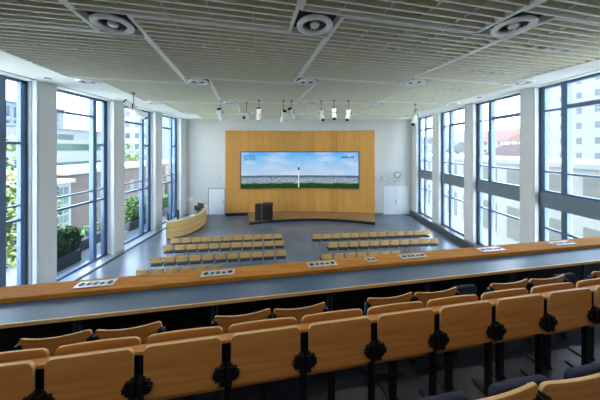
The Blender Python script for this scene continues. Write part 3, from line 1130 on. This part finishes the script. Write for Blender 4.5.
for k, u in enumerate(UT):
    if k in (0, 11):
        continue
    w = .518
    uc = u + w / 2
    x, y = uc * math.cos(AX), D2 + uc * math.sin(AX)
    nm = 'folded plywood writing tablet on the ledge, %s' % (
        'leftmost, partly cut off' if k == 1 else 'rightmost, partly cut off' if k == 10 else
        (ORD[k - 1] + ' from the left') if k < 6 else (ORD[10 - k] + ' from the right'))
    rt = thing('writing_tablet', nm, 'writing tablet', (x, y, TOP2), AX, 'folded writing tablets on the second gallery row')
    pale_edges(MB().prism_y(rounded(-w / 2, w / 2, -.365, 0, .045, .02, 6), -.012, .012).build('board', M['seatwood'], rt, bevel=.003))
    bracket(rt, -w / 2, -.02, -.255, 1.0, -1, .026)
    bracket(rt, w / 2, -.02, -.255, 1.0, 1, .026)
    # the seat in front of it
    su = uc - .02
    sx, sy = su * math.cos(AX) - .125 * math.sin(AX), D2 + su * math.sin(AX) + .125 * math.cos(AX)
    lab2 = nm.replace('folded plywood writing tablet on the ledge,', 'plywood seat behind the writing tablet that is')
    st_ = thing('theatre_seat', lab2, 'theatre seat', (sx, sy, Z2), AX, 'straight-topped seats of the second gallery row')
    pale_edges(seat_back(MB(), .54, .50, 3.915 - Z2, 0, .018, -.012, .04, 0, .04).build('backrest', M['seatwood'], st_, bevel=.004))
    folded_pad(st_, .46, .34, .66, .07)
    MB().box(-.03, .03, .03, .065, 0, .56).box(-.05, .05, .03, .2, 0, .015).build('post', M['blacksteel'], st_)

# row 3: backs at the lower right
D3 = .985
TOP3 = 4.165
for k in range(-1, 2):
    xl = 1.165 + .6 * k
    w = .585
    xc = xl + w / 2 * COS10
    X, Y = along(D3, xc)
    rt = thing('theatre_seat', ['curved plywood seat with navy pad in the nearest row, cut by the bottom edge', 'curved plywood seat with navy pad at the lower right, nearest row',
               'curved plywood seat of the nearest row beyond the right edge'][k + 1], 'theatre seat', (X, Y, Z3), AX, 'curved seats in the nearest gallery row')
    t = TOP3 - Z3
    pale_edges(seat_back(MB(), w, t - .44, t, 0, .018, .022, .035, .012, .12).build('backrest', M['seatwood'], rt, bevel=.004))
    folded_pad(rt, .45, .2, t - .35, .25)
    MB().box(-w / 2 - .012, -w / 2 + .012, -.03, .02, 0, t - .06).box(-w / 2 - .012, -w / 2 + .012, -.03, .3, .28, .31).box(-w / 2 - .012, -w / 2 + .012, -.05, .25, 0, .02).build('post', M['blacksteel'], rt, bevel=.004)
    bracket(rt, -w / 2, -.05, t - .10, .9, -1, .006)
    bracket(rt, w / 2, -.05, t - .10, .9, 1, .006)

# ------------------------------------------------------------------ outside
struct('ground', MB().box(-260, 320, -120, 420, -9.2, -9.0), M['street'])
struct('terrace', MB().box(-13.6, WL - .25, -6, 60, -.3, -.06), M['terrace'])


def leaf_cloud(mb, c, r, n, s):
    cx, cy, cz = c
    for _ in range(n):
        while True:
            p = Vector((random.uniform(-1, 1), random.uniform(-1, 1), random.uniform(-1, 1)))
            if .15 < p.length < 1:
                break
        d = p.normalized() * (p.length ** .5)
        q = Vector((cx + d.x * r[0], cy + d.y * r[1], cz + d.z * r[2]))
        a = Vector((random.gauss(0, 1), random.gauss(0, 1), random.gauss(0, 1))).normalized()
        b = a.orthogonal().normalized()
        h = s * random.uniform(.7, 1.3)
        mb.add([tuple(q + a * h), tuple(q + b * h * .5), tuple(q - a * h), tuple(q - b * h * .5)], [(0, 1, 2, 3)])


def tree(x, y, z0, h, r, label, m, n=1400, s=.11):
    rt = thing('broadleaf_tree', label, 'tree', (x, y, z0))
    MB().tube((0, 0, 0), (.1, .05, h * .6), .16, .07).tube((.08, .04, h * .45), (.6 * r, .2, h * .75), .06, .02).tube((.08, .04, h * .4), (-.5 * r, .2, h * .7), .06, .02).build('trunk', M['bark'], rt)
    mb = MB()
    for k in range(7):
        a = 2 * math.pi * k / 6
        q = (r * .5 * math.cos(a), r * .5 * math.sin(a), h * .68 + r * .35 * math.sin(k * 2.1)) if k < 6 else (0, 0, h * .85)
        leaf_cloud(mb, q, (r * .6, r * .6, h * .22), n // 7, s)
    mb.build('crown', m, rt)


tree(-14.6, 11.4, -9, 14.2, 2.1, 'yellow-green tree outside the left window nearest the gallery', M['leaf2'], 4200, .13)
tree(-38.5, 54, -9, 15.2, 3.0, 'green tree beside the low roof outside the left windows', M['leaf2'], 2400, .16)


def hedge(x, y0, y1, h, label, m, n):
    rt = thing('planter_hedge', label, 'planter', (x, (y0 + y1) / 2, -.06))
    w = (y1 - y0) / 2
    p = MB()
    p.box(-.45, .45, -w, w, 0, .55)
    p.build('trough', M['planter'], rt, bevel=.02)
    mb = MB()
    k = max(3, int((y1 - y0) / .6))
    for i in range(k):
        leaf_cloud(mb, (random.uniform(-.1, .1), -w + (i + .5) * 2 * w / k, .55 + h * .45), (.5, .5, h * .55), n // k, .085)
    mb.build('foliage', m, rt)


hedge(-11.0, 10.0, 11.4, 1.15, 'bushy bright green planter on the terrace outside the second left window', M['leaf'], 2600)
hedge(-11.9, 11.9, 15.0, .45, 'dark trough of low planting beyond the bushy green planter', M['leaf'], 500)
hedge(-11.5, 15.4, 17.2, 1.5, 'green planter hedge on the terrace outside the third left window', M['leaf'], 2200)
hedge(-11.3, 18.6, 21, 1.0, 'planter hedge on the terrace near the far left window', M['leaf'], 1200)


def building(label, x0, x1, y0, y1, z0, z1, m, wins, roof=None, rm=None, wm=None, cat='building', name='building', frame=True):
    """wins: list of (face, a0, a1, z0, z1): openings on face 'x0','x1' (a along y) or 'y0' (a along x)"""
    rt = thing(name, label, cat, ((x0 + x1) / 2, (y0 + y1) / 2, z0))
    cx, cy = (x0 + x1) / 2, (y0 + y1) / 2
    hx, hy, H = (x1 - x0) / 2, (y1 - y0) / 2, z1 - z0
    MB().box(-hx, hx, -hy, hy, 0, H).build('walls', m, rt)
    if roof == 'gable':
        rh = min(hx, hy) * .55
        MB().add([(-hx - .3, -hy - .3, H), (hx + .3, -hy - .3, H), (hx + .3, hy + .3, H), (-hx - .3, hy + .3, H), (0, -hy - .3, H + rh), (0, hy + .3, H + rh)],
                 [(0, 1, 2, 3), (0, 4, 1), (3, 2, 5), (0, 3, 5, 4), (1, 4, 5, 2)]).build('roof', rm, rt)
    elif roof == 'flat':
        MB().box(-hx - .25, hx + .25, -hy - .25, hy + .25, H, H + .35).build('parapet', rm, rt)
    for (f, a0, a1, b0, b1) in wins:
        w = MB(); fr_ = MB()
        if f in ('x0', 'x1'):
            s = -1 if f == 'x0' else 1
            xx = s * hx
            w.box(*sorted((xx - s * .05, xx + s * .03)), a0 - cy, a1 - cy, b0 - z0, b1 - z0)
        else:
            w.box(a0 - cx, a1 - cx, -hy - .03, -hy + .05, b0 - z0, b1 - z0)
        wo = w.build('window', wm or M['ext_glass'], rt)
    return rt


def grid(face, a0, a1, na, fa, z0, z1, nz, fz):
    da, dz = (a1 - a0) / na, (z1 - z0) / nz
    return [(face, a0 + da * (i + .5 - fa / 2), a0 + da * (i + .5 + fa / 2), z0 + dz * (k + .5 - fz / 2), z0 + dz * (k + .5 + fz / 2)) for i in range(na) for k in range(nz)]


# left side
building('brick building with a glazed corner outside the left windows', -34, -24, 24.5, 42, -9, 2.6, M['brick'],
         grid('x1', 28.5, 41, 6, .45, -8.5, 1.8, 3, .55), 'flat', M['ext_cream'])
building('greenish glass stair tower beside the brick building', -27, -23.4, 20.4, 24.1, -9, 1.9, M['ext_white'],
         grid('x1', 20.6, 23.9, 6, .8, -8.6, 1.6, 11, .78) + grid('y0', -26.8, -23.6, 6, .8, -8.6, 1.6, 11, .78), 'flat', M['ext_cream'], M['ext_green'])
building('long white office block with green ribbon windows on the left', -62, -48, 30, 58, -9, 9.2, M['ext_white'],
         [('x1', 31, 57, 5.0, 6.4), ('x1', 31, 57, 1.2, 2.6), ('x1', 31, 57, -2.6, -1.2), ('x1', 46, 50, 7.2, 8.3)], 'flat', M['ext_grey'], M['ext_green'])
building('pale glass penthouse behind the white office block', -80, -66, 42, 66, -9, 16, M['ext_grey'],
         grid('x1', 43, 65, 8, .7, 9, 15.5, 2, .75), 'flat', M['ext_grey'])
building('grey tower outside the third left window', -50, -38, 62, 74, -9, 18, M['ext_grey'],
         grid('y0', -49, -39, 4, .5, -4, 16, 7, .5) + grid('x1', 63, 73, 4, .5, -4, 16, 7, .5), 'flat', M['ext_white'])
building('low brown building with flat roof outside the third left window', -34, -22.5, 46, 60, -9, 2.4, M['ext_ochre'],
         grid('x1', 47, 59, 5, .5, -8, 1.5, 3, .5) + grid('y0', -33, -23, 4, .5, -8, 1.5, 3, .5), 'flat', M['ext_white'])

# right side
building('white courtyard block with shuttered windows close outside the right windows', 20, 30, 4, 52, -9, 3.9, M['ext_cream'],
         [w_ for r_ in ((-8.2, -5.2), (-3.2, -.2), (1.8, 3.3)) for w_ in grid('x0', 5, 51, 15, .6, r_[0], r_[1], 1, 1)], 'flat', M['ext_white'], M['shutter'])
building('white apartment tower with small windows outside the right window', 52, 66, 36, 52, -9, 26, M['ext_white'],
         grid('x0', 37, 51, 5, .3, -3, 25, 10, .42) + grid('y0', 53, 65, 5, .3, -3, 25, 10, .42), 'flat', M['ext_grey'])
building('ochre house front beyond the courtyard block', 38, 46, 22, 31, -9, 2.2, M['ext_ochre'],
         grid('x0', 22.5, 30.5, 4, .4, -6, 1.5, 3, .5), 'flat', M['ext_white'])
building('cream gabled house with red-brown roof beyond the right windows', 56, 68, 58, 72, -9, 3.4, M['ext_cream'],
         grid('y0', 57, 67, 4, .35, -4, 4, 3, .45) + grid('x0', 59, 71, 4, .35, -4, 4, 3, .45), 'gable', M['tile'])
building('white gabled house with slate roof left of the red-roofed house', 46, 58, 76, 92, -9, 4.4, M['ext_white'],
         grid('y0', 47, 57, 4, .35, -3, 5, 3, .45) + grid('x0', 77, 91, 4, .35, -3, 5, 3, .45), 'gable', M['slate'])
building('pale long house far beyond the right windows', 78, 96, 90, 112, -9, 8.4, M['ext_cream'],
         grid('y0', 79, 95, 6, .35, -3, 9, 4, .45) + grid('x0', 91, 111, 6, .35, -3, 9, 4, .45), 'gable', M['tile'])
building('white house with slate roof outside the far right window', 60, 74, 118, 134, -9, 8, M['ext_white'],
         grid('y0', 61, 73, 4, .35, -3, 8, 4, .45), 'gable', M['slate'])
hl = MB()
HP = []
for k in range(41):
    t = k / 40
    a = R(-20 + 75 * t)
    HP.append((300 * math.cos(a), 300 * math.sin(a) + 60, 32 + 10 * math.sin(t * 7) + 5 * math.sin(t * 19)))
P, F = [], []
for (x, y, z) in HP:
    P += [(x * .82, y * .82, -10), (x * .9, y * .9, z * .6), (x, y, z), (x * 1.2, y * 1.2, -10)]
for k in range(40):
    for i in range(3):
        F.append((k * 4 + i, k * 4 + 4 + i, k * 4 + 5 + i, k * 4 + 1 + i))
struct('hills', hl.add(P, F), M['hill'], smooth=True)

# ------------------------------------------------------------------ light
w = bpy.data.worlds.new('sky')
SC.world = w
w.use_nodes = True
nt = w.node_tree
nt.nodes.clear()
wo = nt.nodes.new('ShaderNodeOutputWorld'); bg = nt.nodes.new('ShaderNodeBackground')
tc = nt.nodes.new('ShaderNodeTexCoord'); sp = nt.nodes.new('ShaderNodeSeparateXYZ'); rp = nt.nodes.new('ShaderNodeValToRGB')
nt.links.new(tc.outputs['Generated'], sp.inputs[0])
nt.links.new(sp.outputs['Z'], rp.inputs['Fac'])
rp.color_ramp.elements[0].position = 0.0; rp.color_ramp.elements[0].color = (.95, .97, 1, 1)
rp.color_ramp.elements[1].position = .6; rp.color_ramp.elements[1].color = (.55, .71, 1, 1)
e_ = rp.color_ramp.elements.new(.22); e_.color = (.86, .92, 1, 1)
nt.links.new(rp.outputs['Color'], bg.inputs['Color'])
bg.inputs['Strength'].default_value = 3.6
nt.links.new(bg.outputs[0], wo.inputs['Surface'])


def light(name, kind, loc, rot, energy, col=(1, 1, 1), **k):
    d = bpy.data.lights.new(name, kind)
    d.energy = energy; d.color = col
    for a, v in k.items():
        setattr(d, a, v)
    o = bpy.data.objects.new(name, d)
    COL.objects.link(o)
    o.location = loc; o.rotation_euler = rot
    return o


sd = Vector((.10, -.72, .75)).normalized()
light('sun', 'SUN', (0, -10, 30), sd.to_track_quat('Z', 'Y').to_euler(), 8.5, (1, .95, .86), angle=R(.6))
for p, j in LAMPS:  # back-row lamps are added fill, the others follow the downlight rows
    if p.y > 17.6:
        continue
    light('downlight_and_fill_lamp', 'AREA', (p.x, p.y, ZC - .03), (0, 0, TH), LAMP_W[j], (1, .95, .88), shape='RECTANGLE', size=1.2, size_y=.1)

# ------------------------------------------------------------------ camera and colour
cd = bpy.data.cameras.new('camera')
cd.sensor_width = 36
cd.lens = 36 * 236 / 600
cd.shift_y = -51 / 600
cd.clip_start = .05; cd.clip_end = 1000
cam = bpy.data.objects.new('camera', cd)
COL.objects.link(cam)
cam.location = (0, 0, EYE)
cam.rotation_euler = (R(90), 0, 0)
SC.camera = cam
vs = SC.view_settings
SC.display_settings.display_device = 'sRGB'
vs.view_transform = 'Standard'; vs.look = 'None'; vs.exposure = EXPOSURE; vs.gamma = 1; vs.use_curve_mapping = False
cy = SC.cycles
cy.max_bounces = 12; cy.diffuse_bounces = 6; cy.glossy_bounces = 4; cy.transparent_max_bounces = 24
cy.use_denoising = True
cy.sample_clamp_indirect = 6
cy.caustics_reflective = False; cy.caustics_refractive = False
